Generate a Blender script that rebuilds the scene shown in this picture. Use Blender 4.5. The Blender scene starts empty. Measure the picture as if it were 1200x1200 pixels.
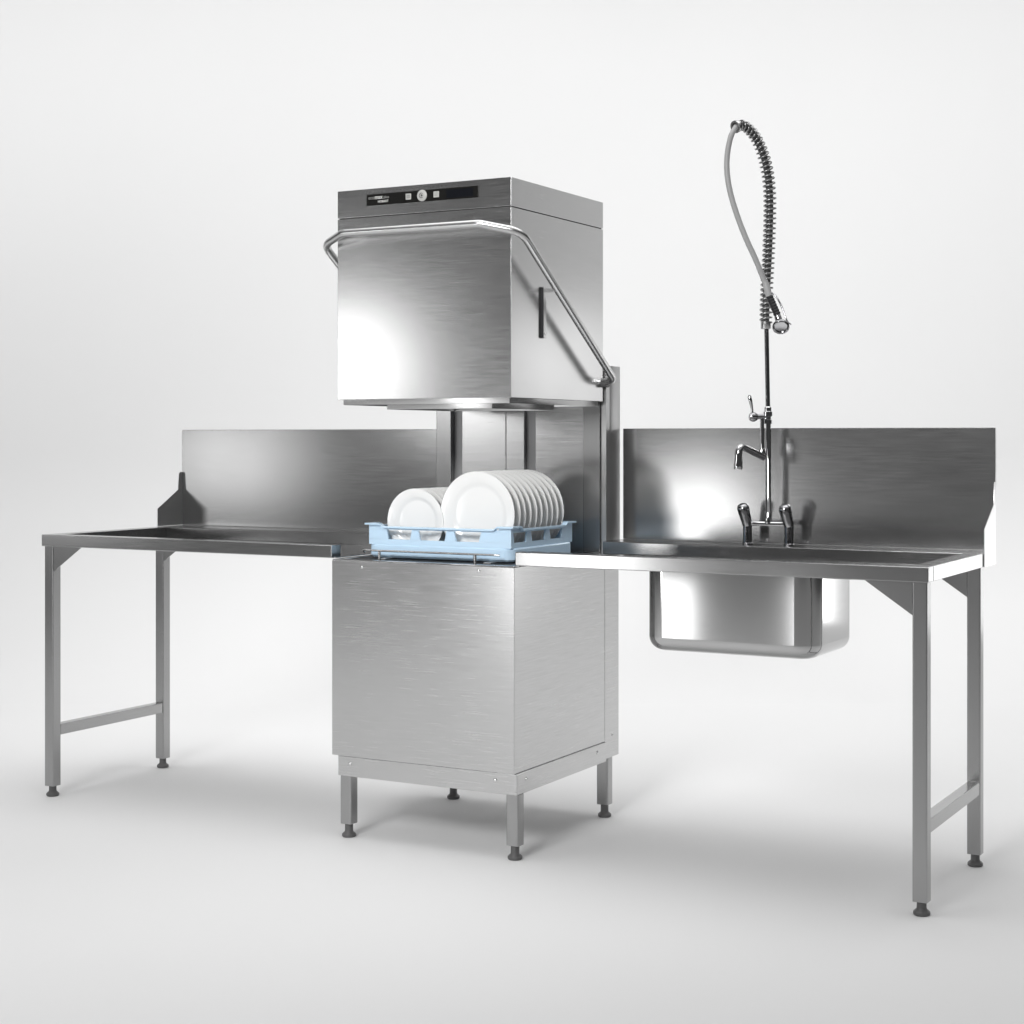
import bpy, bmesh, math, random
from math import radians, sin, cos, pi
from mathutils import Vector, Matrix

random.seed(7)
S = bpy.context.scene
COL = S.collection

# ------------------------------------------------------------------ materials
def new_mat(name):
    m = bpy.data.materials.new(name)
    m.use_nodes = True
    nt = m.node_tree
    b = nt.nodes.get('Principled BSDF')
    return m, nt, b

def simple(name, col, rough=0.5, metal=0.0, coat=0.0, sss=0.0, spec=0.5):
    m, nt, b = new_mat(name)
    b.inputs['Base Color'].default_value = (*col, 1)
    b.inputs['Roughness'].default_value = rough
    b.inputs['Metallic'].default_value = metal
    b.inputs['Coat Weight'].default_value = coat
    b.inputs['Coat Roughness'].default_value = 0.05
    b.inputs['Specular IOR Level'].default_value = spec
    if sss:
        b.inputs['Subsurface Weight'].default_value = sss
        b.inputs['Subsurface Scale'].default_value = 0.01
        b.inputs['Subsurface Radius'].default_value = (1, 1, 1)
    return m

def steel(name, grain='x', rough=0.22, col=0.60, aniso=0.55, streak=1.0):
    """brushed stainless steel; grain along x/y (horizontal) or z (vertical)"""
    m, nt, b = new_mat(name)
    N, L = nt.nodes, nt.links
    tc = N.new('ShaderNodeTexCoord')
    def noise(scale_vec, detail, rgh):
        mp = N.new('ShaderNodeMapping')
        mp.inputs['Scale'].default_value = scale_vec
        L.new(tc.outputs['Object'], mp.inputs['Vector'])
        n = N.new('ShaderNodeTexNoise')
        n.inputs['Scale'].default_value = 1.0
        n.inputs['Detail'].default_value = detail
        n.inputs['Roughness'].default_value = rgh
        L.new(mp.outputs['Vector'], n.inputs['Vector'])
        return n
    if grain == 'z':
        n1 = noise((700, 700, 11), 3, 0.65)
        n2 = noise((160, 160, 5), 2, 0.5)
    else:
        n1 = noise((14, 14, 850), 3, 0.65)
        n2 = noise((9, 9, 280), 3, 0.55)
    n3 = noise((3, 3, 3), 2, 0.5)
    add = N.new('ShaderNodeMath'); add.operation = 'ADD'
    L.new(n1.outputs['Fac'], add.inputs[0]); L.new(n2.outputs['Fac'], add.inputs[1])
    add2 = N.new('ShaderNodeMath'); add2.operation = 'MULTIPLY_ADD'
    L.new(n3.outputs['Fac'], add2.inputs[0]); add2.inputs[1].default_value = 0.6
    L.new(add.outputs[0], add2.inputs[2])
    mr = N.new('ShaderNodeMapRange')
    mr.inputs['From Min'].default_value = 0.8; mr.inputs['From Max'].default_value = 1.8
    mr.inputs['To Min'].default_value = rough - 0.02 * streak; mr.inputs['To Max'].default_value = rough + 0.025 * streak
    L.new(add2.outputs[0], mr.inputs['Value'])
    L.new(mr.outputs['Result'], b.inputs['Roughness'])
    mc = N.new('ShaderNodeMapRange')
    mc.inputs['From Min'].default_value = 0.6; mc.inputs['From Max'].default_value = 1.4
    mc.inputs['To Min'].default_value = col * (1 - 0.05 * streak); mc.inputs['To Max'].default_value = col * (1 + 0.045 * streak)
    L.new(add.outputs[0], mc.inputs['Value'])
    cb = N.new('ShaderNodeCombineColor')
    for i in range(3):
        L.new(mc.outputs['Result'], cb.inputs[i])
    L.new(cb.outputs['Color'], b.inputs['Base Color'])
    b.inputs['Metallic'].default_value = 1.0
    b.inputs['Anisotropic'].default_value = aniso
    if grain == 'z':
        g = N.new('ShaderNodeNewGeometry')
        x = N.new('ShaderNodeVectorMath'); x.operation = 'CROSS_PRODUCT'
        L.new(g.outputs['Normal'], x.inputs[0]); x.inputs[1].default_value = (0.013, 0.017, 1)
        L.new(x.outputs['Vector'], b.inputs['Tangent'])
    else:
        c = N.new('ShaderNodeCombineXYZ')
        c.inputs[0].default_value = 0.004; c.inputs[1].default_value = 0.02; c.inputs[2].default_value = 1
        L.new(c.outputs[0], b.inputs['Tangent'])
    bp = N.new('ShaderNodeBump')
    bp.inputs['Strength'].default_value = 0.004 * streak
    bp.inputs['Distance'].default_value = 0.001
    L.new(n1.outputs['Fac'], bp.inputs['Height'])
    L.new(bp.outputs['Normal'], b.inputs['Normal'])
    return m

M = {}
M['steel'] = steel('brushed_steel', 'x', 0.24, 0.56, 0.25, 1.7)
M['cabinet'] = steel('cabinet_steel', 'x', 0.24, 0.60, 0.3, 2.4)
M['steel_table'] = steel('table_steel', 'x', 0.205, 0.41, 0.1, 1.2)
M['steel_v'] = steel('leg_steel', 'z', 0.25, 0.39, 0.3, 0.6)
M['steel_sink'] = steel('sink_steel', 'x', 0.10, 0.52, 0.1, 0.5)
M['column'] = steel('column_steel', 'z', 0.36, 0.52, 0.2, 0.6)
M['tube'] = simple('handle_steel', (0.62, 0.62, 0.62), 0.27, 1.0)
M['chrome'] = simple('chrome', (0.66, 0.66, 0.67), 0.06, 1.0)
M['dark_chrome'] = simple('dark_chrome', (0.36, 0.36, 0.37), 0.10, 1.0)
M['spring'] = simple('spring_steel', (0.34, 0.34, 0.34), 0.25, 1.0)
M['satin'] = simple('satin_steel', (0.62, 0.62, 0.62), 0.30, 1.0)
M['inner_hose'] = simple('shaded_hose', (0.10, 0.10, 0.10), 0.45)  # same hose inside the coil, the coil's shadow put into its colour
M['screw'] = simple('screw_steel', (0.75, 0.75, 0.75), 0.2, 1.0)
M['foot'] = simple('dark_plastic', (0.105, 0.105, 0.105), 0.42)
M['gap'] = simple('dark_gap', (0.02, 0.02, 0.02), 0.6)
M['channel'] = simple('grey_channel', (0.40, 0.40, 0.405), 0.5, 0.8)
M['panel'] = simple('black_panel', (0.012, 0.012, 0.011), 0.18, 0.0, 0.3)
M['print'] = simple('white_print', (0.62, 0.62, 0.60), 0.5)
M['print_dim'] = simple('grey_print', (0.28, 0.28, 0.27), 0.5)
M['button'] = simple('white_button', (0.48, 0.48, 0.46), 0.35)
M['blue'] = simple('rack_plastic', (0.55, 0.73, 0.90), 0.32, 0.0, 0.1, 0.15)
M['china'] = simple('white_china', (0.86, 0.86, 0.85), 0.13, 0.0, 0.25)
M['hose'] = simple('grey_hose', (0.44, 0.44, 0.44), 0.42)
M['grip'] = simple('black_grip', (0.02, 0.02, 0.022), 0.4)

mb, nt, b = new_mat('seamless_paper')
b.inputs['Roughness'].default_value = 0.75
b.inputs['Specular IOR Level'].default_value = 0.15
tcb = nt.nodes.new('ShaderNodeTexCoord')
nb = nt.nodes.new('ShaderNodeTexNoise'); nb.inputs['Scale'].default_value = 0.6; nb.inputs['Detail'].default_value = 2
nt.links.new(tcb.outputs['Object'], nb.inputs['Vector'])
rb = nt.nodes.new('ShaderNodeMapRange')
rb.inputs['From Min'].default_value = 0.3; rb.inputs['From Max'].default_value = 0.7
rb.inputs['To Min'].default_value = 0.79; rb.inputs['To Max'].default_value = 0.81
nt.links.new(nb.outputs['Fac'], rb.inputs['Value'])
cbb = nt.nodes.new('ShaderNodeCombineColor')
for i in range(3):
    nt.links.new(rb.outputs['Result'], cbb.inputs[i])
nt.links.new(cbb.outputs['Color'], b.inputs['Base Color'])
M['paper'] = mb

# ------------------------------------------------------------------ helpers
def BM():
    return bmesh.new()

def box(bm, x0, x1, y0, y1, z0, z1, bev=0.0, seg=2, edges=None):
    vs = [bm.verts.new((x, y, z)) for x in (x0, x1) for y in (y0, y1) for z in (z0, z1)]
    F = [(0, 1, 3, 2), (4, 6, 7, 5), (0, 4, 5, 1), (2, 3, 7, 6), (0, 2, 6, 4), (1, 5, 7, 3)]
    fs = [bm.faces.new([vs[i] for i in f]) for f in F]
    if bev:
        es = list({e for f in fs for e in f.edges})
        if edges == 'z':
            es = [e for e in es if abs(e.verts[0].co.z - e.verts[1].co.z) > 1e-6]
        bmesh.ops.bevel(bm, geom=es, offset=bev, segments=seg, profile=0.5, affect='EDGES')
    return fs

def prism(bm, pts, d0, d1, axis='x', bev=0.0):
    """extrude a polygon given in the two other axes between d0 and d1"""
    def mk(p, d):
        if axis == 'x': return (d, p[0], p[1])
        if axis == 'y': return (p[0], d, p[1])
        return (p[0], p[1], d)
    a = [bm.verts.new(mk(p, d0)) for p in pts]
    c = [bm.verts.new(mk(p, d1)) for p in pts]
    n = len(pts)
    fs = [bm.faces.new(a), bm.faces.new(c[::-1])]
    for i in range(n):
        fs.append(bm.faces.new((a[i], c[i], c[(i + 1) % n], a[(i + 1) % n])))
    bmesh.ops.recalc_face_normals(bm, faces=fs)
    if bev:
        bmesh.ops.bevel(bm, geom=list({e for f in fs for e in f.edges}), offset=bev, segments=2, profile=0.5, affect='EDGES')
    return fs

def fillet(pts, r, n=6):
    pts = [Vector(p) for p in pts]
    rr = r if isinstance(r, (list, tuple)) else [r] * len(pts)
    out = [pts[0]]
    for i in range(1, len(pts) - 1):
        p, a, c = pts[i], pts[i - 1], pts[i + 1]
        u, v = (a - p).normalized(), (c - p).normalized()
        ang = u.angle(v)
        t = min(rr[i] / math.tan(ang / 2), 0.48 * (a - p).length, 0.48 * (c - p).length)
        s, e = p + u * t, p + v * t
        for k in range(n + 1):
            f = k / n
            out.append((1 - f) ** 2 * s + 2 * f * (1 - f) * p + f * f * e)
    out.append(pts[-1])
    return out

def catmull(pts, n=8):
    P = [Vector(p) for p in pts]
    P = [2 * P[0] - P[1]] + P + [2 * P[-1] - P[-2]]
    out = []
    for i in range(1, len(P) - 2):
        p0, p1, p2, p3 = P[i - 1:i + 3]
        for k in range(n):
            t = k / n
            out.append(0.5 * ((2 * p1) + (p2 - p0) * t + (2 * p0 - 5 * p1 + 4 * p2 - p3) * t * t + (3 * p1 - p0 - 3 * p2 + p3) * t ** 3))
    out.append(P[-2])
    return out

def frames(path):
    path = [Vector(p) for p in path]
    T = []
    for i in range(len(path)):
        a = path[max(0, i - 1)]; c = path[min(len(path) - 1, i + 1)]
        T.append((c - a).normalized())
    up = Vector((0, 0, 1)) if abs(T[0].z) < 0.9 else Vector((1, 0, 0))
    n = (up - T[0] * up.dot(T[0])).normalized()
    out = []
    for p, t in zip(path, T):
        n = (n - t * n.dot(t)).normalized()
        out.append((p, t, n, t.cross(n)))
    return out

def tube(bm, path, r, seg=14, cap=True):
    fr = frames(path)
    rs = r if isinstance(r, (list, tuple)) else [r] * len(fr)
    rings = []
    for (p, t, n, b_), rad in zip(fr, rs):
        rings.append([bm.verts.new(p + n * (rad * cos(2 * pi * k / seg)) + b_ * (rad * sin(2 * pi * k / seg))) for k in range(seg)])
    fs = []
    for a, c in zip(rings, rings[1:]):
        for k in range(seg):
            fs.append(bm.faces.new((a[k], a[(k + 1) % seg], c[(k + 1) % seg], c[k])))
    if cap:
        fs.append(bm.faces.new(rings[0][::-1])); fs.append(bm.faces.new(rings[-1]))
    return fs

def lathe(bm, prof, seg=32, mat=None):
    """prof: (radius, height) list about local Z; mat a Matrix placing it"""
    mat = mat or Matrix.Identity(4)
    rings = []
    for r, z in prof:
        if r < 1e-6:
            rings.append([bm.verts.new(mat @ Vector((0, 0, z)))])
        else:
            rings.append([bm.verts.new(mat @ Vector((r * cos(2 * pi * k / seg), r * sin(2 * pi * k / seg), z))) for k in range(seg)])
    fs = []
    for a, c in zip(rings, rings[1:]):
        for k in range(seg):
            k2 = (k + 1) % seg
            if len(a) == 1 and len(c) == 1: continue
            if len(a) == 1: fs.append(bm.faces.new((a[0], c[k2], c[k])))
            elif len(c) == 1: fs.append(bm.faces.new((a[k], a[k2], c[0])))
            else: fs.append(bm.faces.new((a[k], a[k2], c[k2], c[k])))
    bmesh.ops.recalc_face_normals(bm, faces=fs)
    return fs

def place(loc, zdir=(0, 0, 1)):
    z = Vector(zdir).normalized()
    return Matrix.Translation(Vector(loc)) @ z.to_track_quat('Z', 'Y').to_matrix().to_4x4()

def obj(name, bm, mat, parent=None, smooth=None, origin=None):
    """link a bmesh as ONE mesh object; coordinates are world ones, parents are Empties/meshes with known origins"""
    me = bpy.data.meshes.new(name)
    bm.to_mesh(me); bm.free()
    for mm in (mat if isinstance(mat, (list, tuple)) else [mat]):
        me.materials.append(mm)
    o = bpy.data.objects.new(name, me)
    COL.objects.link(o)
    if smooth:
        for p in me.polygons: p.use_smooth = True
        me.set_sharp_from_angle(angle=radians(smooth))
    if origin is not None:
        me.transform(Matrix.Translation(-Vector(origin)))
        o['_o'] = 1
        o.location = Vector(origin)
        del o['_o']
    if parent is not None:
        w = Vector(o.location)
        o.parent = parent
        pw = world_loc(parent)
        o.location = w - pw
    return o

def world_loc(o):
    v = Vector(o.location)
    while o.parent is not None:
        o = o.parent
        v = v + Vector(o.location)
    return v

def tag(o, label=None, cat=None, group=None, kind=None):
    if label: o['label'] = label
    if cat: o['category'] = cat
    if group: o['group'] = group
    if kind: o['kind'] = kind
    return o

def thing(name, label, cat, loc, group=None):
    o = bpy.data.objects.new(name, None)
    COL.objects.link(o)
    o.empty_display_size = 0.05
    o.location = loc
    return tag(o, label, cat, group)

# a part's mesh stays in coordinates relative to its thing: shift by the thing's place
def part(name, bm, mat, parent, smooth=None):
    return obj(name, bm, mat, parent, smooth, origin=world_loc(parent))

def weighted(o, w=50):
    md = o.modifiers.new('normals', 'WEIGHTED_NORMAL'); md.weight = 100; md.keep_sharp = True
    return o

def make_foot(parent, x, y, z, h, r=0.0125, label=None):
    bm = BM()
    lathe(bm, [(0, 0), (r * 1.5, 0), (r * 1.72, 0.003), (r * 1.72, 0.009), (r * 1.4, 0.013), (r * 1.08, 0.016), (r, 0.020), (r, h + 0.012), (0, h + 0.012)], 24,
          Matrix.Translation((x, y, z)))
    o = part('foot', bm, M['foot'], parent, 40)
    if label: o['label'] = label
    return o

# ------------------------------------------------------------------ floor and backdrop (one curved sweep of paper)
CAM = Vector((2.33563, -4.2517, 1.21721))
YAW = 0.5036
FW = Vector((-sin(YAW), cos(YAW), 0)); RT = Vector((cos(YAW), sin(YAW), 0))
def cs(r, f, z):
    return Vector((CAM.x, CAM.y, 0)) + RT * r + FW * f + Vector((0, 0, z))
WALL, RAD, HW = 8.9, 1.15, 9.0
bm = BM()
prev = None
for f in (-6.0, -2, 2, 4, 6, WALL - RAD):
    row = [bm.verts.new(cs(r, f, 0)) for r in (-HW, 0, HW)]
    if prev:
        for i in range(2): bm.faces.new((prev[i], prev[i + 1], row[i + 1], row[i]))
    prev = row
tag(obj('floor', bm, M['paper'], None, 80), kind='structure')
bm = BM()
prev = None
prof = [(WALL - RAD + RAD * sin(t * pi / 2 / 16), RAD - RAD * cos(t * pi / 2 / 16)) for t in range(17)] + [(WALL, z) for z in (2, 3, 4, 5.5)]
for f, z in prof:
    row = [bm.verts.new(cs(r, f, z)) for r in (-HW, 0, HW)]
    if prev:
        for i in range(2): bm.faces.new((prev[i], prev[i + 1], row[i + 1], row[i]))
    prev = row
tag(obj('backdrop', bm, M['paper'], None, 80), kind='structure')

# ------------------------------------------------------------------ dishwasher
DW = thing('dishwasher', 'tall stainless steel pass-through dishwasher with its hood raised above a rack of plates', 'dishwasher', (-0.3175, 0.35, 0))

bm = BM()
box(bm, -0.635, 0.0, 0.0, 0.5992, 0.2515, 0.846, 0.0015)
weighted(part('cabinet', bm, M['cabinet'], DW, 35))
bm = BM()
box(bm, -0.634, 0.0005, 0.5995, 0.703, 0.195, 0.846, 0.002)
rp = weighted(part('rear_panel', bm, M['cabinet'], DW, 35))
# rim of the wash well and the dark well itself
bm = BM()
box(bm, -0.6345, -0.0005, 0.001, 0.03, 0.8465, 0.8495, 0.001)
box(bm, -0.6345, -0.0005, 0.56, 0.702, 0.8465, 0.8495, 0.001)
box(bm, -0.6345, -0.605, 0.0305, 0.5595, 0.8465, 0.8495, 0.001)
box(bm, -0.03, -0.0005, 0.0305, 0.5595, 0.8465, 0.8495, 0.001)
part('well_rim', bm, M['steel_sink'], DW, 35)
bm = BM()
box(bm, -0.6045, -0.0305, 0.031, 0.559, 0.8468, 0.8474)
part('wash_well', bm, M['gap'], DW)
# rack guide: two rails and the front wire with its posts
for x in (-0.50, -0.13):
    bm = BM()
    box(bm, x - 0.012, x + 0.012, 0.07, 0.56, 0.8476, 0.8515, 0.001)
    part('rack_guide', bm, M['channel'], DW)
bm = BM()
tube(bm, fillet([(-0.566, 0.075, 0.868), (-0.566, 0.066, 0.874), (-0.550, 0.062, 0.875), (-0.10, 0.062, 0.875), (-0.085, 0.066, 0.874)], 0.004), 0.0032, 10)
for x in (-0.505, -0.168):
    tube(bm, [(x, 0.066, 0.848), (x, 0.066, 0.876)], 0.005, 10)
part('guide_wire', bm, M['tube'], DW, 50)

# plinth
bm = BM()
box(bm, -0.617, 0.006, 0.006, 0.600, 0.189, 0.2510, 0.003)
plinth = weighted(part('plinth', bm, M['cabinet'], DW, 35))
def screw(parent, loc, d, r=0.006):
    bm = BM()
    lathe(bm, [(0, 0.0035), (r * 0.6, 0.0032), (r, 0.0012), (r, -0.001)], 16, place(loc, d))
    part('screw', bm, M['screw'], parent, 50)
screw(plinth, (-0.572, 0.006, 0.228), (0, -1, 0)); screw(plinth, (-0.066, 0.006, 0.228), (0, -1, 0))
screw(plinth, (0.006, 0.065, 0.228), (1, 0, 0)); screw(plinth, (0.006, 0.535, 0.228), (1, 0, 0))
screw(rp, (0.0005, 0.655, 0.265), (1, 0, 0), 0.004)
bm = BM(); 
cabf = [o for o in DW.children if o.name == 'cabinet'][0]
screw(cabf, (-0.525, 0.0, 0.828), (0, -1, 0), 0.005); screw(cabf, (-0.118, 0.0, 0.832), (0, -1, 0), 0.005)
# legs
for x0, y0 in ((-0.6125, 0.010), (-0.0335, 0.010), (-0.6125, 0.632), (-0.046, 0.632)):
    w = 0.040
    bm = BM()
    box(bm, x0, x0 + w, y0, y0 + w, 0.042, 0.195 if y0 > .1 else 0.1895, 0.006, 3, 'z')
    lg = weighted(part('leg', bm, M['steel_v'], DW, 35))
    make_foot(lg, x0 + w / 2, y0 + w / 2, 0, 0.030)

# column behind the wash chamber
bm = BM()
box(bm, -0.637, -0.003, 0.642, 0.72, 0.847, 1.45, 0.001)
box(bm, -0.0200, -0.0032, 0.6165, 0.6418, 0.85, 1.4495)
part('column', bm, M['column'], DW, 35)
for a in ((-0.637, -0.578, 0.6415, 0.003), (-0.085, -0.0222, 0.6415, 0.003)):
    bm = BM()
    box(bm, a[0], a[1], 0.613, a[2], 0.85, 1.449, a[3], 4)
    weighted(part('column_post', bm, M['steel_v'], DW, 40))
for a in ((-0.540, -0.372, 0.620), (-0.3705, -0.302, 0.619), (-0.262, -0.0855, 0.621)):
    bm = BM()
    box(bm, a[0], a[1], a[2], 0.6415, 0.85, 1.449, 0.002)
    weighted(part('back_panel', bm, M['steel'], DW, 35))
for a in ((-0.5775, -0.5405), (-0.3015, -0.2625)):
    bm = BM()
    box(bm, a[0], a[1], 0.634, 0.6412, 0.85, 1.449)
    part('guide_channel', bm, M['channel'], DW)
# hood: open-bottomed box
HX0, HX1, HY0, HY1, HZ0, HZ1 = -0.614, -0.010, 0.0, 0.608, 1.335, 1.884
bm = BM()
def shell(bm, x0, x1, y0, y1, z0, z1, t, depth, bev):
    o = [[bm.verts.new((x, y, z)) for x, y in ((x0, y0), (x1, y0), (x1, y1), (x0, y1))] for z in (z0, z1)]
    q = [[bm.verts.new((x, y, z)) for x, y in ((x0 + t, y0 + t), (x1 - t, y0 + t), (x1 - t, y1 - t), (x0 + t, y1 - t))] for z in (z0, z0 + depth)]
    fs = [bm.faces.new(o[1]), bm.faces.new(q[1][::-1])]
    for k in range(4):
        m = (k + 1) % 4
        fs.append(bm.faces.new((o[0][k], o[0][m], o[1][m], o[1][k])))
        fs.append(bm.faces.new((q[0][m], q[0][k], q[1][k], q[1][m])))
        fs.append(bm.faces.new((o[0][m], o[0][k], q[0][k], q[0][m])))
    bmesh.ops.recalc_face_normals(bm, faces=fs)
    outer = set(o[0] + o[1])
    bmesh.ops.bevel(bm, geom=[e for e in bm.edges if e.verts[0] in outer and e.verts[1] in outer], offset=bev, segments=2, profile=0.5, affect='EDGES')
shell(bm, HX0, HX1, HY0, HY1, HZ0, HZ1, 0.012, 0.40, 0.0012)
hood = weighted(part('hood', bm, M['steel'], DW, 35))
bm = BM()
box(bm, HX0 + 0.005, HX1 - 0.005, HY0 + 0.003, HY1 - 0.004, 1.8842, 1.8866)
part('seam', bm, M['gap'], hood)
bm = BM()
box(bm, HX0, HX1, HY0, HY1, 1.8868, 1.970, 0.0012)
cap = weighted(part('hood_cap', bm, M['steel'], DW, 35))
# lips under the hood
def ring(bm, x0, x1, y0, y1, z0, z1, t, bev=0.001):
    box(bm, x0, x1, y0, y0 + t, z0, z1, bev)
    box(bm, x0, x1, y1 - t, y1, z0, z1, bev)
    box(bm, x0, x0 + t, y0 + t, y1 - t, z0, z1, bev)
    box(bm, x1 - t, x1, y0 + t, y1 - t, z0, z1, bev)
bm = BM()
ring(bm, HX0 + 0.0125, HX1 - 0.0125, 0.0125, HY1 - 0.013, 1.319, 1.40, 0.003)
part('inner_lip', bm, M['steel'], hood, 35)
bm = BM()
ring(bm, -0.50, -0.13, 0.10, 0.50, 1.306, 1.40, 0.006)
part('drip_tray', bm, M['steel'], hood, 35)
# control panel with printing, buttons and display
bm = BM()
box(bm, -0.507, -0.117, -0.0022, 0.002, 1.9175, 1.9525, 0.0006)
cp = part('control_panel', bm, M['panel'], cap)
FY = -0.0024
bm = BM()
lathe(bm, [(0, 0.0028), (0.0145, 0.0026), (0.0168, 0.0012), (0.0168, 0)], 40, place((-0.3095, -0.0022, 1.9365), (0, -1, 0)))
part('start_button', bm, M['button'], cap, 40)
for x in (-0.357, -0.260):
    bm = BM()
    box(bm, x - 0.0095, x + 0.0095, -0.0040, -0.0022, 1.9275, 1.9455, 0.0012)
    part('button', bm, M['button'], cap)
# signs printed on the buttons: a ring with a play arrow, an outlined square, lines
def sign(build, mat, y):
    bm = BM(); build(bm, y)
    part('button_sign', bm, mat, cap)
def s_start(bm, y):
    n = 28
    for k in range(n - 7):
        a0, a1 = 2 * pi * (k + 3.5) / n, 2 * pi * (k + 4.5) / n
        q = [(-0.311 + rr * cos(a), 1.9365 + rr * sin(a)) for rr, a in ((0.0062, a0), (0.0078, a0), (0.0078, a1), (0.0062, a1))]
        prism(bm, q, y, y + 0.0003, 'y')
    prism(bm, [(-0.3125, 1.9405), (-0.3045, 1.9365), (-0.3125, 1.9325)], y, y + 0.0003, 'y')
sign(s_start, M['gap'], -0.0054)
def s_sq(bm, y):
    x, z = -0.357, 1.9365
    for a in ((x - .0045, x + .0045, z + .0035, z + .0045), (x - .0045, x + .0045, z - .0045, z - .0035), (x - .0045, x - .0035, z - .0035, z + .0035), (x + .0035, x + .0045, z - .0035, z + .0035)):
        box(bm, a[0], a[1], y, y + 0.0003, a[2], a[3])
    box(bm, x - 0.0005, x + 0.0005, y, y + .0003, z - .0025, z + .0025)
sign(s_sq, M['gap'], -0.0043)
def s_ln(bm, y):
    x, z = -0.260, 1.9365
    for d in (-0.0038, 0, 0.0038):
        box(bm, x - .005, x + .005, y, y + 0.0003, z + d - 0.0005, z + d + 0.0005)
sign(s_ln, M['print_dim'], -0.0043)

def text_mesh(s, size, x, z, y, mat, parent, name, bold=False, shear=0.0):
    cu = bpy.data.curves.new('lettering', 'FONT')
    cu.body = s; cu.size = size; cu.extrude = 0.00015
    cu.shear = shear
    if bold: cu.offset = size * 0.02
    tmp = bpy.data.objects.new('lettering_tmp', cu)
    COL.objects.link(tmp)
    bpy.context.view_layer.update()
    dg = bpy.context.evaluated_depsgraph_get()
    me = bpy.data.meshes.new_from_object(tmp.evaluated_get(dg))
    COL.objects.unlink(tmp); bpy.data.objects.remove(tmp)
    me.transform(Matrix.Translation((x, y, z)) @ Matrix.Rotation(pi / 2, 4, 'X'))
    w = max(v.co.x for v in me.vertices) - x
    pl = world_loc(parent)
    me.transform(Matrix.Translation(-pl))
    me.materials.clear(); me.materials.append(mat)
    o = bpy.data.objects.new(name, me); COL.objects.link(o)
    o.parent = parent
    return x + w
xe = text_mesh('eco', 0.0150, -0.500, 1.9372, FY, M['print_dim'], cap, 'lettering')
xe = text_mesh('max', 0.0165, xe + 0.001, 1.9372, FY, M['print'], cap, 'lettering', True)
text_mesh('plus', 0.0125, xe + 0.003, 1.9372, FY, M['print_dim'], cap, 'lettering')
text_mesh('HOBART', 0.0095, -0.466, 1.9258, FY, M['print'], cap, 'lettering', True)
bm = BM()
box(bm, -0.226, -0.135, -0.0026, -0.0021, 1.9225, 1.9475)
part('display', bm, simple('dark_display', (0.008, 0.009, 0.012), 0.16), cap)

# lifting handle around the hood
bm = BM()
path = fillet([(-0.600, 0.603, 1.397), (-0.648, 0.590, 1.401), (-0.648, -0.022, 1.806), (-0.548, -0.068, 1.832), (-0.078, -0.068, 1.832),
               (0.038, -0.024, 1.806), (0.038, 0.590, 1.401), (-0.022, 0.603, 1.397)], [0, .03, .06, .055, .055, .06, .03, 0], 8)
tube(bm, path, 0.0120, 18)
handle = part('handle', bm, M['tube'], DW, 50)
for x in (0.004, -0.628):
    bm = BM()
    lathe(bm, [(0, 0), (0.0125, 0), (0.0125, 0.022), (0, 0.022)], 24, place((x - 0.016 if x > -.1 else x - 0.004, 0.603, 1.392), (1, 0, 0)))
    part('pivot', bm, M['foot'], handle, 40)
for sx in (1, -1):
    bm = BM()
    def X(v): return v if sx > 0 else -0.624 - v
    a, c = sorted((X(-0.0098), X(-0.0018)))
    box(bm, a, c, 0.186, 0.202, 1.515, 1.668)
    a, c = sorted((X(-0.0016), X(0.036)))
    box(bm, a, c, 0.186, 0.205, 1.652, 1.6625)
    br = part('hood_bracket', bm, M['satin'], DW)
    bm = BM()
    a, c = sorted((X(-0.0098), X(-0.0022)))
    box(bm, a, c, 0.1825, 0.1858, 1.517, 1.666)  # added black strip: the dark reflection on the bracket's front face as colour
    part('shade_strip', bm, M['grip'], br)
    screw(br, (X(-0.0018), 0.196, 1.53), (sx, 0, 0), 0.004)

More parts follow.
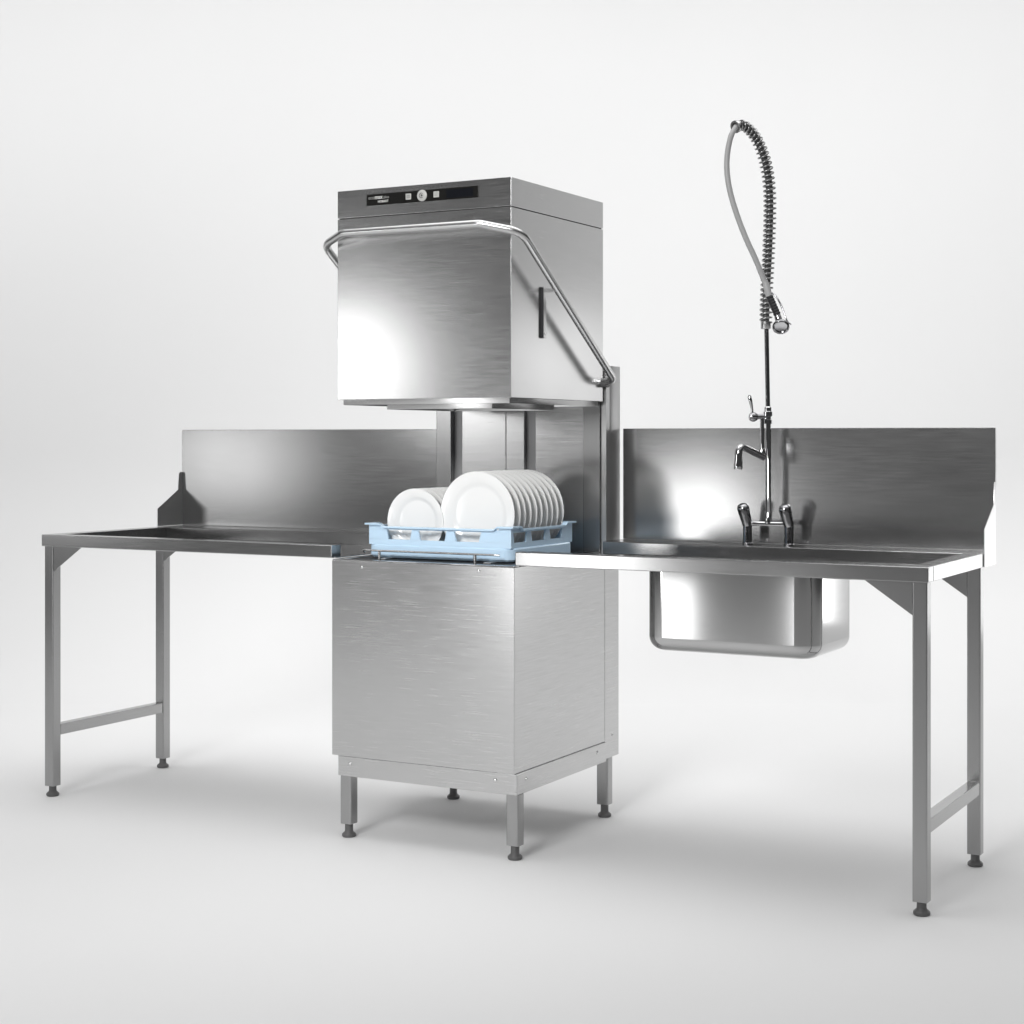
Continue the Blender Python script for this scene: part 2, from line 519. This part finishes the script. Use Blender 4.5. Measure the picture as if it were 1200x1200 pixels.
# ------------------------------------------------------------------ tables
ZT = 0.891
def table(name, label, x0, x1, outer, sink):
    """outer: +1 when the free end is at x1, -1 at x0"""
    t = thing(name, label, 'work table', ((x0 + x1) / 2, 0.37, 0))
    e0 = x0 if outer < 0 else x1               # free end
    rim = 0.054
    zi = 0.8515
    bm = BM()
    # rolled rims, the ledge at the back, the sunken tray
    ra, rb_ = (x0 + rim, x1) if outer < 0 else (x0, x1 - rim)
    box(bm, x0, x1, 0.0, 0.050, zi, ZT, 0.0025)                                # front rim
    if outer < 0: box(bm, x0, x0 + rim, 0.0505, 0.5755, zi, ZT, 0.0025)
    else: box(bm, x1 - rim, x1, 0.0505, 0.5755, zi, ZT, 0.0025)
    box(bm, x0, x1, 0.576, 0.7435, zi, ZT, 0.003)                             # back ledge
    top = weighted(part('tabletop', bm, M['steel_table'], t, 35))
    bm = BM()
    zf0, zf1 = 0.8500, 0.8525
    if sink:
        sx0, sx1, sy0, sy1 = sink
        for q in ((ra, sx0, 0.03, 0.60), (sx1, rb_ + 0.02, 0.03, 0.60), (sx0, sx1, 0.03, sy0), (sx0, sx1, sy1, 0.60)):
            box(bm, q[0], q[1], q[2], q[3], zf0, zf1)
    else:
        box(bm, ra - 0.02, rb_, 0.03, 0.60, zf0, zf1)
    part('tray', bm, M['steel_sink'], t)
    # backsplash
    bm = BM()
    box(bm, x0, x1 if outer > 0 else -0.6375, 0.7295, 0.7435, ZT + 0.0005, 1.2495, 0.0015, 2)
    weighted(part('backsplash', bm, M['steel_table'], t, 35))
    # shaped end plate
    bm = BM()
    pts = [(0.590, zi), (0.590, 0.957), (0.7065, 1.025), (0.7115, 1.084), (0.7165, 1.0905), (0.7293, 1.0905), (0.7293, ZT + 0.0008), (0.590, ZT + 0.0008)]
    if outer > 0: pts = [(0.590, zi)] + pts[1:-2] + [(0.7293, zi)]
    else: pts = pts[1:]
    if outer > 0:
        prism(bm, pts, e0 + 0.0005, e0 + 0.0025, 'x')
    else:
        prism(bm, pts, e0 + 0.0002, e0 + 0.0022, 'x')
    part('end_plate', bm, M['satin'], t, 35)
    # legs
    w = 0.0385
    lx = x0 + 0.002 if outer < 0 else x1 - 0.0385 - 0.006
    for y0 in (0.012, 0.577):
        bm = BM()
        box(bm, lx, lx + w, y0, y0 + w, 0.036, zi - 0.0005, 0.0035, 3, 'z')
        lg = weighted(part('leg', bm, M['steel_v'], t, 35))
        make_foot(lg, lx + w / 2, y0 + w / 2, 0, 0.024, 0.0125)
        bm = BM()
        gx = lx + w + 0.0005 if outer < 0 else lx - 0.0005
        sg = 1 if outer < 0 else -1
        prism(bm, [(gx, zi - 0.001), (gx + sg * 0.124, zi - 0.001), (gx, 0.766)], y0 + 0.003, y0 + 0.006, 'y')
        prism(bm, [(gx, zi - 0.001), (gx + sg * 0.022, zi - 0.001), (gx + sg * .022, zi - 0.018), (gx, 0.792)], y0 + 0.0065, y0 + 0.03, 'y')
        part('gusset', bm, M['steel_v'], t)
    bm = BM()
    box(bm, lx + 0.002, lx + w - 0.002, 0.012 + w + 0.0005, 0.5765, 0.206, 0.243, 0.003)
    weighted(part('crossbar', bm, M['steel_table'], t, 35))
    return t

SX0, SX1, SY0, SY1 = 0.352, 0.862, 0.112, 0.462
TL = table('work_table', 'long steel side table left of the dishwasher, with no sink or tap', -1.832, -0.6365, -1, None)
TR = table('sink_table', 'steel side table right of the dishwasher, with a hanging sink bowl', 0.003, 1.196, 1, (SX0, SX1, SY0, SY1))

# hanging sink bowl with rounded corners
def rrect(x0, x1, y0, y1, r, n=8):
    out = []
    for cx, cy, a0 in ((x1 - r, y1 - r, 0), (x0 + r, y1 - r, pi / 2), (x0 + r, y0 + r, pi), (x1 - r, y0 + r, 1.5 * pi)):
        for k in range(n + 1):
            a = a0 + pi / 2 * k / n
            out.append((cx + r * cos(a), cy + r * sin(a)))
    return out
bm = BM()
ZB, RB, RC = 0.617, 0.040, 0.062
def bowl(off, flip):
    rings = []
    lev = [(0.0, 0.8497)] + [(RB * (1 - cos(a)), ZB + off + RB - RB * sin(a)) for a in [pi / 2 * k / 8 for k in range(9)]]
    lev += [(RB + 0.03, ZB + off)]
    for ins, z in lev:
        i = ins + off
        rings.append([bm.verts.new((x, y, z)) for x, y in rrect(SX0 + i, SX1 - i, SY0 + i, SY1 - i, max(0.012, RC - i), 8)])
    for a, c in zip(rings, rings[1:]):
        n = len(a)
        for k in range(n):
            q = (a[k], a[(k + 1) % n], c[(k + 1) % n], c[k])
            bm.faces.new(q if flip else q[::-1])
    bm.faces.new(rings[-1] if flip else rings[-1][::-1])
    return rings[0]
o_ = bowl(0.0, False); i_ = bowl(0.003, True)
for k in range(len(o_)):
    bm.faces.new((o_[k], i_[k], i_[(k + 1) % len(o_)], o_[(k + 1) % len(o_)]))
bmesh.ops.recalc_face_normals(bm, faces=bm.faces[:])
weighted(part('sink_bowl', bm, M['steel_sink'], TR, 40))

# ------------------------------------------------------------------ pre-rinse tap on the ledge
TAP = thing('pre_rinse_tap', 'chrome mixer tap with tall sprung spray hose, standing on the sink table ledge', 'tap', (0.523, 0.66, ZT))
TY = 0.662
for x in (0.458, 0.592):
    bm = BM()
    lathe(bm, [(0, 0), (0.0165, 0), (0.0165, 0.004), (0.0140, 0.006), (0.0137, 0.05), (0.0148, 0.062), (0.0135, 0.075), (0, 0.079)], 28, Matrix.Translation((x, TY, ZT)))
    tb = part('tap_body', bm, M['dark_chrome'], TAP, 40)
    bm = BM()
    a = Vector((x, TY + 0.001, ZT + 0.058)); d = Vector((-0.004, -0.036, 0.066))
    p = [a + d * f for f in (0, .12, .3, .5, .7, .85, .94, 1.0)]
    tube(bm, p, [.0135, .0155, .0166, .0174, .0184, .0186, .0160, .0085], 20)
    part('tap_lever', bm, M['dark_chrome'], tb, 50)
bm = BM()
tube(bm, [(0.458, TY, 0.9555), (0.592, TY, 0.9555)], 0.0072, 14)
part('bridge_bar', bm, M['chrome'], TAP, 50)
RX = 0.5255
bm = BM()
lathe(bm, [(0, 0), (0.0105, 0), (0.0105, 0.035), (0.0085, 0.038), (0.0085, 0.315), (0, 0.315)], 24, Matrix.Translation((RX, TY, 0.957)))
rs = part('riser_pipe', bm, M['chrome'], TAP, 40)
bm = BM()
lathe(bm, [(0, 0), (0.0125, 0), (0.0125, 0.012), (0.010, 0.014), (0.010, 0.022), (0.0145, 0.024), (0.0145, 0.037), (0.0115, 0.039), (0.0115, 0.050), (0.0085, 0.053), (0, 0.053)], 24,
      Matrix.Translation((RX - 0.001, TY, 1.262)))
part('valve_collar', bm, M['chrome'], TAP, 40)
bm = BM()
tube(bm, [(RX - 0.001, TY, 1.31), (RX - 0.006, TY, 1.575)], 0.0072, 16)
part('upper_pipe', bm, M['dark_chrome'], TAP, 50)
# side valve with lever
bm = BM()
vx, vy, vz = RX - 0.030, TY - 0.022, 1.284
tube(bm, [(RX, TY, vz), (vx, vy, vz)], 0.0085, 16)
lathe(bm, [(0, -0.014), (0.010, -0.012), (0.0145, -0.004), (0.0145, 0.004), (0.010, 0.012), (0, 0.014)], 24, place((vx - 0.008, vy - 0.006, vz - 0.001), (-0.8, -0.6, 0)))
vb = part('side_valve', bm, M['dark_chrome'], TAP, 45)
bm = BM()
p = [Vector((vx - 0.010, vy - 0.008, vz + 0.006)), Vector((vx - 0.011, vy - 0.009, vz + 0.025)), Vector((vx - 0.014, vy - 0.012, vz + 0.045)), Vector((vx - 0.017, vy - 0.014, vz + 0.060)), Vector((vx - 0.018, vy - 0.014, vz + 0.066))]
tube(bm, p, [0.0045, 0.0040, 0.0058, 0.0066, 0.0035], 14)
part('valve_lever', bm, M['chrome'], vb, 50)
# swing spout
bm = BM()
px, py = RX - 0.014, TY - 0.016
tube(bm, [(px, py, 1.279), (px, py, 1.185)], 0.0068, 16)
lathe(bm, [(0, -0.016), (0.009, -0.0145), (0.0115, -0.006), (0.0115, 0.006), (0.009, 0.0145), (0, 0.016)], 24, place((px, py, 1.172), (0, 0, 1)))
sp = fillet([(px + 0.002, py + 0.004, 1.160), (px - 0.030, py - 0.118, 1.198), (px - 0.031, py - 0.121, 1.128)], 0.024, 10)
tube(bm, sp, 0.0112, 18)
e = sp[-1]; dv = (sp[-1] - sp[-2]).normalized()
lathe(bm, [(0, -0.02), (0.0128, -0.02), (0.0134, -0.002), (0.0122, 0.004), (0, 0.004)], 22, place(e, dv))
part('swing_spout', bm, M['chrome'], TAP, 45)
# spring, inner hose and spray hose
def Yp(u, v, y):
    d = FW * 1978.45 + RT * (u - 600) + Vector((0, 0, 513.8 - v))
    return CAM + d * ((y - CAM.y) / d.y)
cpts = [Yp(897.5, 378, TY), Yp(898, 350, TY + .002), Yp(899.5, 320, TY + .004), Yp(901, 290, TY + .006), Yp(902, 258, TY + .006), Yp(902, 228, TY + .002), Yp(899.5, 203, TY - .010),
        Yp(894.5, 182, TY - .03), Yp(886.5, 163, TY - .055), Yp(877, 151, TY - .085), Yp(868.5, 146.5, TY - .11), Yp(862.5, 148.5, TY - .13)]
cl = catmull(cpts, 40)
# resample by arc length
seglen = [0]
for a, c in zip(cl, cl[1:]): seglen.append(seglen[-1] + (c - a).length)
LEN = seglen[-1]
def at(s):
    s = max(0, min(LEN, s))
    for i in range(1, len(cl)):
        if seglen[i] >= s:
            f = (s - seglen[i - 1]) / max(1e-9, seglen[i] - seglen[i - 1])
            return cl[i - 1].lerp(cl[i], f)
    return cl[-1]
pitch = 0.0152
nper = 18
ts = [i * pitch / nper for i in range(int(LEN / pitch * nper))]
core = [at(s) for s in ts]
fr = frames(core)
helix = []
for (p, t, n, b_), s in zip(fr, ts):
    a = 2 * pi * s / pitch
    rad = 0.0172 - 0.0035 * max(0, (s / LEN - 0.72) / 0.28)
    helix.append(p + n * (rad * cos(a)) + b_ * (rad * sin(a)))
bm = BM()
tube(bm, helix, 0.0031, 8)
part('spring', bm, M['spring'], TAP, 60)
bm = BM()
lathe(bm, [(0, -0.020), (0.0150, -0.020), (0.0160, -0.018), (0.0160, 0.002), (0.0120, 0.004), (0, 0.004)], 24, Matrix.Translation(cpts[0]))
part('spring_collar', bm, M['tube'], TAP, 45)
bm = BM()
lathe(bm, [(0.0125, -0.004), (0.0190, -0.004), (0.0195, 0.0), (0.0190, 0.004), (0.0125, 0.004)], 26, place(cl[-1], cl[-1] - cl[-3]))
part('spring_end', bm, M['tube'], TAP, 45)
bm = BM()
inner = [at(LEN * i / 60) for i in range(61)]
hp = [Yp(861.5, 150, TY - .14), Yp(856.5, 160, TY - .158), Yp(852.7, 178, TY - .168), Yp(851.8, 198, TY - .172), Yp(855, 222, TY - .170), Yp(863, 250, TY - .16), Yp(874, 279, TY - .145), Yp(885, 303, TY - .125), Yp(894, 325, TY - .105), Yp(897.5, 334, TY - .098)]
tube(bm, inner, 0.0105, 14)
part('inner_hose', bm, M['inner_hose'], TAP, 60)
bm = BM()
hose = inner[-2:] + catmull(hp, 10)
tube(bm, hose, 0.0084, 14)
part('spray_hose', bm, M['hose'], TAP, 60)
# spray gun
g0, g1, g2, g3 = Yp(898, 335, TY - .098), Yp(901.5, 347, TY - .094), Yp(911, 369, TY - .088), Yp(913.5, 377.5, TY - .088)
bm = BM()
tube(bm, [g0 - (g1 - g0) * .5, g0, g0.lerp(g1, .5), g1], [0.0085, 0.0100, 0.0105, 0.0098], 18)
sg = part('spray_gun', bm, M['hose'], TAP, 50)
bm = BM()
k = 14
pp = [g1.lerp(g2, i / k) for i in range(k + 1)]
tube(bm, pp, [0.0098 + (0.0016 if i % 2 else 0) for i in range(k + 1)], 18)
part('grip', bm, M['grip'], sg, 30)
bm = BM()
nz = Vector((0.25, -0.62, -0.55)).normalized()
hc = Yp(915, 381, TY - .095)
tube(bm, [g2, g2.lerp(g3, .5), g3, hc], [0.0095, 0.0110, 0.0118, 0.011], 18)
lathe(bm, [(0, -0.010), (0.012, -0.010), (0.0225, 0.000), (0.0255, 0.006), (0.0258, 0.011), (0.0232, 0.014), (0.0195, 0.012), (0.0185, 0.007), (0, 0.006)], 32, place(hc, nz))
part('spray_head', bm, M['dark_chrome'], sg, 45)
bm = BM()
lv = catmull([g1 + Vector((0.004, 0, 0.012)), Yp(909, 347, TY - .094), Yp(915, 357, TY - .092), Yp(919, 367, TY - .092), Yp(922.5, 376, TY - .094), Yp(927, 380, TY - .097)], 6)
tube(bm, lv, 0.0026, 10)
part('trigger', bm, M['dark_chrome'], sg, 50)

# ------------------------------------------------------------------ blue dish rack
RK = thing('dish_rack', 'light blue plastic rack holding white plates on the dishwasher', 'dish rack', (-0.317, 0.30, 0.8518))
KX0, KX1, KY0, KY1 = -0.571, -0.066, 0.104, 0.505
ZR = 0.852
# lower tray: band with rounded corners, base of bars
def wall_loop(bm, loops, closed_bottom=False):
    rings = [[bm.verts.new((x, y, z)) for x, y in rrect(KX0 - e_, KX1 + e_, KY0 - e_, KY1 + e_, max(0.006, rr + e_), 5)] for e_, z, rr in loops]
    for a, c in zip(rings, rings[1:]):
        n = len(a)
        for k in range(n):
            bm.faces.new((a[k], a[(k + 1) % n], c[(k + 1) % n], c[k]))
    return rings
bm = BM()
lo = [(-0.004, ZR), (0.003, ZR + 0.006), (0.003, ZR + 0.036), (-0.001, ZR + 0.040), (-0.005, ZR + 0.040), (-0.005, ZR + 0.001)]
rings = wall_loop(bm, [(e_, z, 0.03) for e_, z in lo])
n = len(rings[0])
for k in range(n):
    bm.faces.new((rings[-1][k], rings[-1][(k + 1) % n], rings[0][(k + 1) % n], rings[0][k]))
# grid floor
for i in range(13):
    x = KX0 + 0.02 + i * (KX1 - KX0 - 0.04) / 12
    box(bm, x - 0.003, x + 0.003, KY0 + 0.004, KY1 - 0.004, ZR + 0.001, ZR + 0.008)
for i in range(11):
    y = KY0 + 0.02 + i * (KY1 - KY0 - 0.04) / 10
    box(bm, KX0 + 0.004, KX1 - 0.004, y - 0.003, y + 0.003, ZR + 0.0015, ZR + 0.0085)
# pegs
for i in range(11):
    y = KY0 + 0.0305 + i * 0.0352
    for x in (-0.53, -0.47, -0.38, -0.335, -0.27, -0.21, -0.15, -0.095):
        lathe(bm, [(0.0032, 0), (0.0020, 0.045), (0, 0.047)], 8, Matrix.Translation((x, y, ZR + 0.008)))
bmesh.ops.recalc_face_normals(bm, faces=bm.faces[:])
weighted(part('rack_base', bm, M['blue'], RK, 35))
# walls with trapezoid openings: pillars between lower band and rim
ZW0, ZW1 = ZR + 0.0395, 0.951
def wall(horizontal, c0, c1, opens, thick_at, out):
    """opens: list of (a0, a1) openings along the wall, bottom slightly narrower than the top"""
    bm = BM()
    zl, zu = 0.908, 0.9375
    ax = 'y' if horizontal else 'x'
    d0, d1 = sorted((thick_at, thick_at + out * 0.006))
    # lower strip and upper strip
    def P(a, z0_, b2, z1_): prism(bm, [(a, z0_), (b2, z0_), (b2, z1_), (a, z1_)], d0, d1, ax)
    P(c0, ZW0, c1, zl - 0.0002); P(c0, zu + 0.0002, c1, 0.945)
    edges = [c0] + [v for o2 in opens for v in o2] + [c1]
    s = 0.007
    for i in range(0, len(edges), 2):
        a, b2 = edges[i], edges[i + 1]
        sa = s if i > 0 else 0; sb = s if i + 2 < len(edges) else 0
        prism(bm, [(a - sa, zl), (b2 + sb, zl), (b2, zu), (a, zu)], d0, d1, ax)
    # rim flange, raised at the corners
    f0, f1 = sorted((thick_at - out * 0.010, thick_at + out * 0.008))
    cw = 0.042
    prism(bm, [(c0 - (0.010 if horizontal else 0), 0.9515), (c0 - (0.010 if horizontal else 0), 0.9565), (c0 + cw, 0.9565), (c0 + cw + 0.012, 0.9475), (c1 - cw - 0.012, 0.9475), (c1 - cw, 0.9565), (c1 + (0.010 if horizontal else 0), 0.9565),
               (c1 + (0.010 if horizontal else 0), 0.9515), (c1 - cw - 0.003, 0.9515), (c1 - cw - 0.015, 0.9425), (c0 + cw + 0.015, 0.9425), (c0 + cw + 0.003, 0.9515)], f0, f1, ax)
    P(c0, 0.9445, c0 + cw, 0.953); P(c1 - cw, 0.9445, c1, 0.953)
    bmesh.ops.recalc_face_normals(bm, faces=bm.faces[:])
    part('rack_wall', bm, M['blue'], RK)
fo = [(-0.505, -0.413), (-0.390, -0.290), (-0.264, -0.170)]
so = [(0.118, 0.205), (0.230, 0.325), (0.350, 0.436)]
wall(True, KX0 + 0.002, KX1 - 0.002, fo, KY0 + 0.001, 1)
wall(True, KX0 + 0.002, KX1 - 0.002, fo, KY1 - 0.001, -1)
wall(False, KY0 + 0.0075, KY1 - 0.0075, so, KX0 + 0.002, 1)
wall(False, KY0 + 0.0075, KY1 - 0.0075, so, KX1 - 0.002, -1)

# ------------------------------------------------------------------ plates
def plate_mesh(D, name):
    R = D / 2
    pr = [(0.0, 0.006), (R * 0.60, 0.006), (R * 0.66, 0.0075), (R * 0.715, 0.0115), (R * 0.76, 0.0135), (R * 0.97, 0.0205), (R, 0.0205), (R, 0.0180), (R * 0.97, 0.0165), (R * 0.76, 0.0095),
          (R * 0.69, 0.0055), (R * 0.63, 0.0005), (R * 0.60, 0.0), (R * 0.57, 0.0022), (0.0, 0.0022)]
    bm = BM()
    # axis along -Y: the eating side looks to the front
    lathe(bm, pr, 72, Matrix.Rotation(pi / 2, 4, 'X'))
    me = bpy.data.meshes.new(name)
    bm.to_mesh(me); bm.free()
    for p in me.polygons: p.use_smooth = True
    me.set_sharp_from_angle(angle=radians(50))
    me.materials.append(M['china'])
    return me
ORD = ['frontmost', 'second', 'third', 'fourth', 'fifth', 'sixth', 'seventh', 'eighth', 'ninth', 'rearmost']
big = plate_mesh(0.258, 'dinner_plate')
for i in range(10):
    o = bpy.data.objects.new('dinner_plate', big); COL.objects.link(o)
    o.location = (-0.2065 + random.uniform(-.0008, .0008), 0.166 + i * 0.0352, 0.9895)
    o.rotation_euler = (radians(random.uniform(-0.6, 0.3)), random.uniform(0, 6), radians(random.uniform(-.4, .4)))
    if i == 0: lb = 'frontmost large white dinner plate, its whole face showing in the blue rack'
    elif i == 9: lb = 'rearmost large white dinner plate of the row in the blue rack'
    else: lb = '%s large white dinner plate from the front of the row in the blue rack' % ORD[i]
    tag(o, lb, 'plate', 'large plates in the blue rack')
small = plate_mesh(0.203, 'side_plate')
for i in range(6):
    o = bpy.data.objects.new('side_plate', small); COL.objects.link(o)
    o.location = (-0.4265 + random.uniform(-.0008, .0008), 0.166 + i * 0.0352, 0.962)
    o.rotation_euler = (radians(random.uniform(-0.6, 0.3)), random.uniform(0, 6), radians(random.uniform(-.4, .4)))
    if i == 0: lb = 'frontmost small white plate, its face showing at the left of the blue rack'
    elif i == 5: lb = 'rearmost small white plate of the row at the left of the blue rack'
    else: lb = '%s small white plate from the front of the row at the left of the rack' % ORD[i]
    tag(o, lb, 'plate', 'small plates in the blue rack')

# ------------------------------------------------------------------ studio light
def area(name, loc, target, sx, sy, radiance, spread=None):
    l = bpy.data.lights.new(name, 'AREA')
    l.shape = 'RECTANGLE'; l.size = sx; l.size_y = sy
    l.energy = radiance * pi * sx * sy
    if spread: l.spread = radians(spread)
    o = bpy.data.objects.new(name, l); COL.objects.link(o)
    o.location = loc
    d = Vector(target) - Vector(loc)
    o.rotation_euler = d.to_track_quat('-Z', 'Y').to_euler()
    return o

area('overhead_softbox', cs(0.3, 5.1, 5.4), cs(0.3, 5.3, 0), 6.5, 3.6, 1.05, 120)
area('floor_fill', (-2.8, -3.6, 4.0), (-2.8, -3.6, 0), 2.0, 2.0, 1.4, 74)  # added lamp over unseen floor, brightens what the cabinet front reflects
area('backdrop_softbox', cs(0.9, 6.4, 4.3), cs(0.9, 8.9, 2.3), 13.0, 0.7, 4.9, 140)
area('key_fill', (0.3, -4.7, 3.1), (-0.3, 0.3, 0.98), 1.7, 1.2, 2.45, 46)  # added front lamp to whiten the plates under the hood
# strip softboxes in front on the left: the broad highlights in the brushed steel
area('strip_softbox', (-4.55, -3.0, 1.10), (-1.6, 0.7, 1.05), 0.85, 0.55, 3.0)
area('strip_softbox', (-2.68, -3.0, 1.58), (-0.6, 0.3, 1.4), 0.64, 0.47, 7.0)
area('strip_softbox', (-1.30, -3.0, 0.72), (0.2, 0.5, 0.9), 0.42, 0.48, 9.0)
area('strip_softbox', (-0.93, -3.0, 0.36), (0.45, 0.1, 0.72), 0.24, 0.34, 3.5)
area('strip_softbox', (-0.25, -3.0, 0.38), (0.8, 0.1, 0.72), 0.06, 0.36, 4.5)
# softboxes behind on the right: the white table end and the bright flank of the hood
area('side_softbox', (1.86, 2.8, 0.72), (1.196, 0.3, 0.9), 0.30, 0.60, 3.0)
area('side_softbox', (1.95, 4.0, 1.60), (-0.01, 0.3, 1.45), 0.75, 0.60, 1.35)

W = bpy.data.worlds.new('World'); S.world = W
W.use_nodes = True
bg = W.node_tree.nodes.get('Background')
# added dome of fill light that softens the floor shadows: dark near the horizon, bright from about 25 degrees up
N, L = W.node_tree.nodes, W.node_tree.links
wt = N.new('ShaderNodeTexCoord')
ws = N.new('ShaderNodeSeparateXYZ')
L.new(wt.outputs['Generated'], ws.inputs[0])
wr = N.new('ShaderNodeMapRange'); wr.interpolation_type = 'SMOOTHSTEP'
wr.inputs['From Min'].default_value = 0.30; wr.inputs['From Max'].default_value = 0.62
wr.inputs['To Min'].default_value = 0.05; wr.inputs['To Max'].default_value = 0.42
L.new(ws.outputs['Z'], wr.inputs['Value'])
bg.inputs['Color'].default_value = (1, 1, 1, 1)
L.new(wr.outputs['Result'], bg.inputs['Strength'])

# ------------------------------------------------------------------ camera
c = bpy.data.cameras.new('camera')
c.sensor_fit = 'HORIZONTAL'; c.sensor_width = 36
c.lens = 1978.45 / 1200 * 36
c.shift_y = -(600 - 513.8) / 1200
c.clip_start = 0.05; c.clip_end = 100
co = bpy.data.objects.new('camera', c); COL.objects.link(co)
co.location = CAM
co.rotation_euler = (pi / 2, 0, YAW)
S.camera = co

S.view_settings.view_transform = 'Standard'
S.view_settings.look = 'None'
S.view_settings.exposure = 0.0
S.view_settings.gamma = 1.0
S.view_settings.use_curve_mapping = False
S.cycles.use_denoising = True
S.cycles.max_bounces = 8
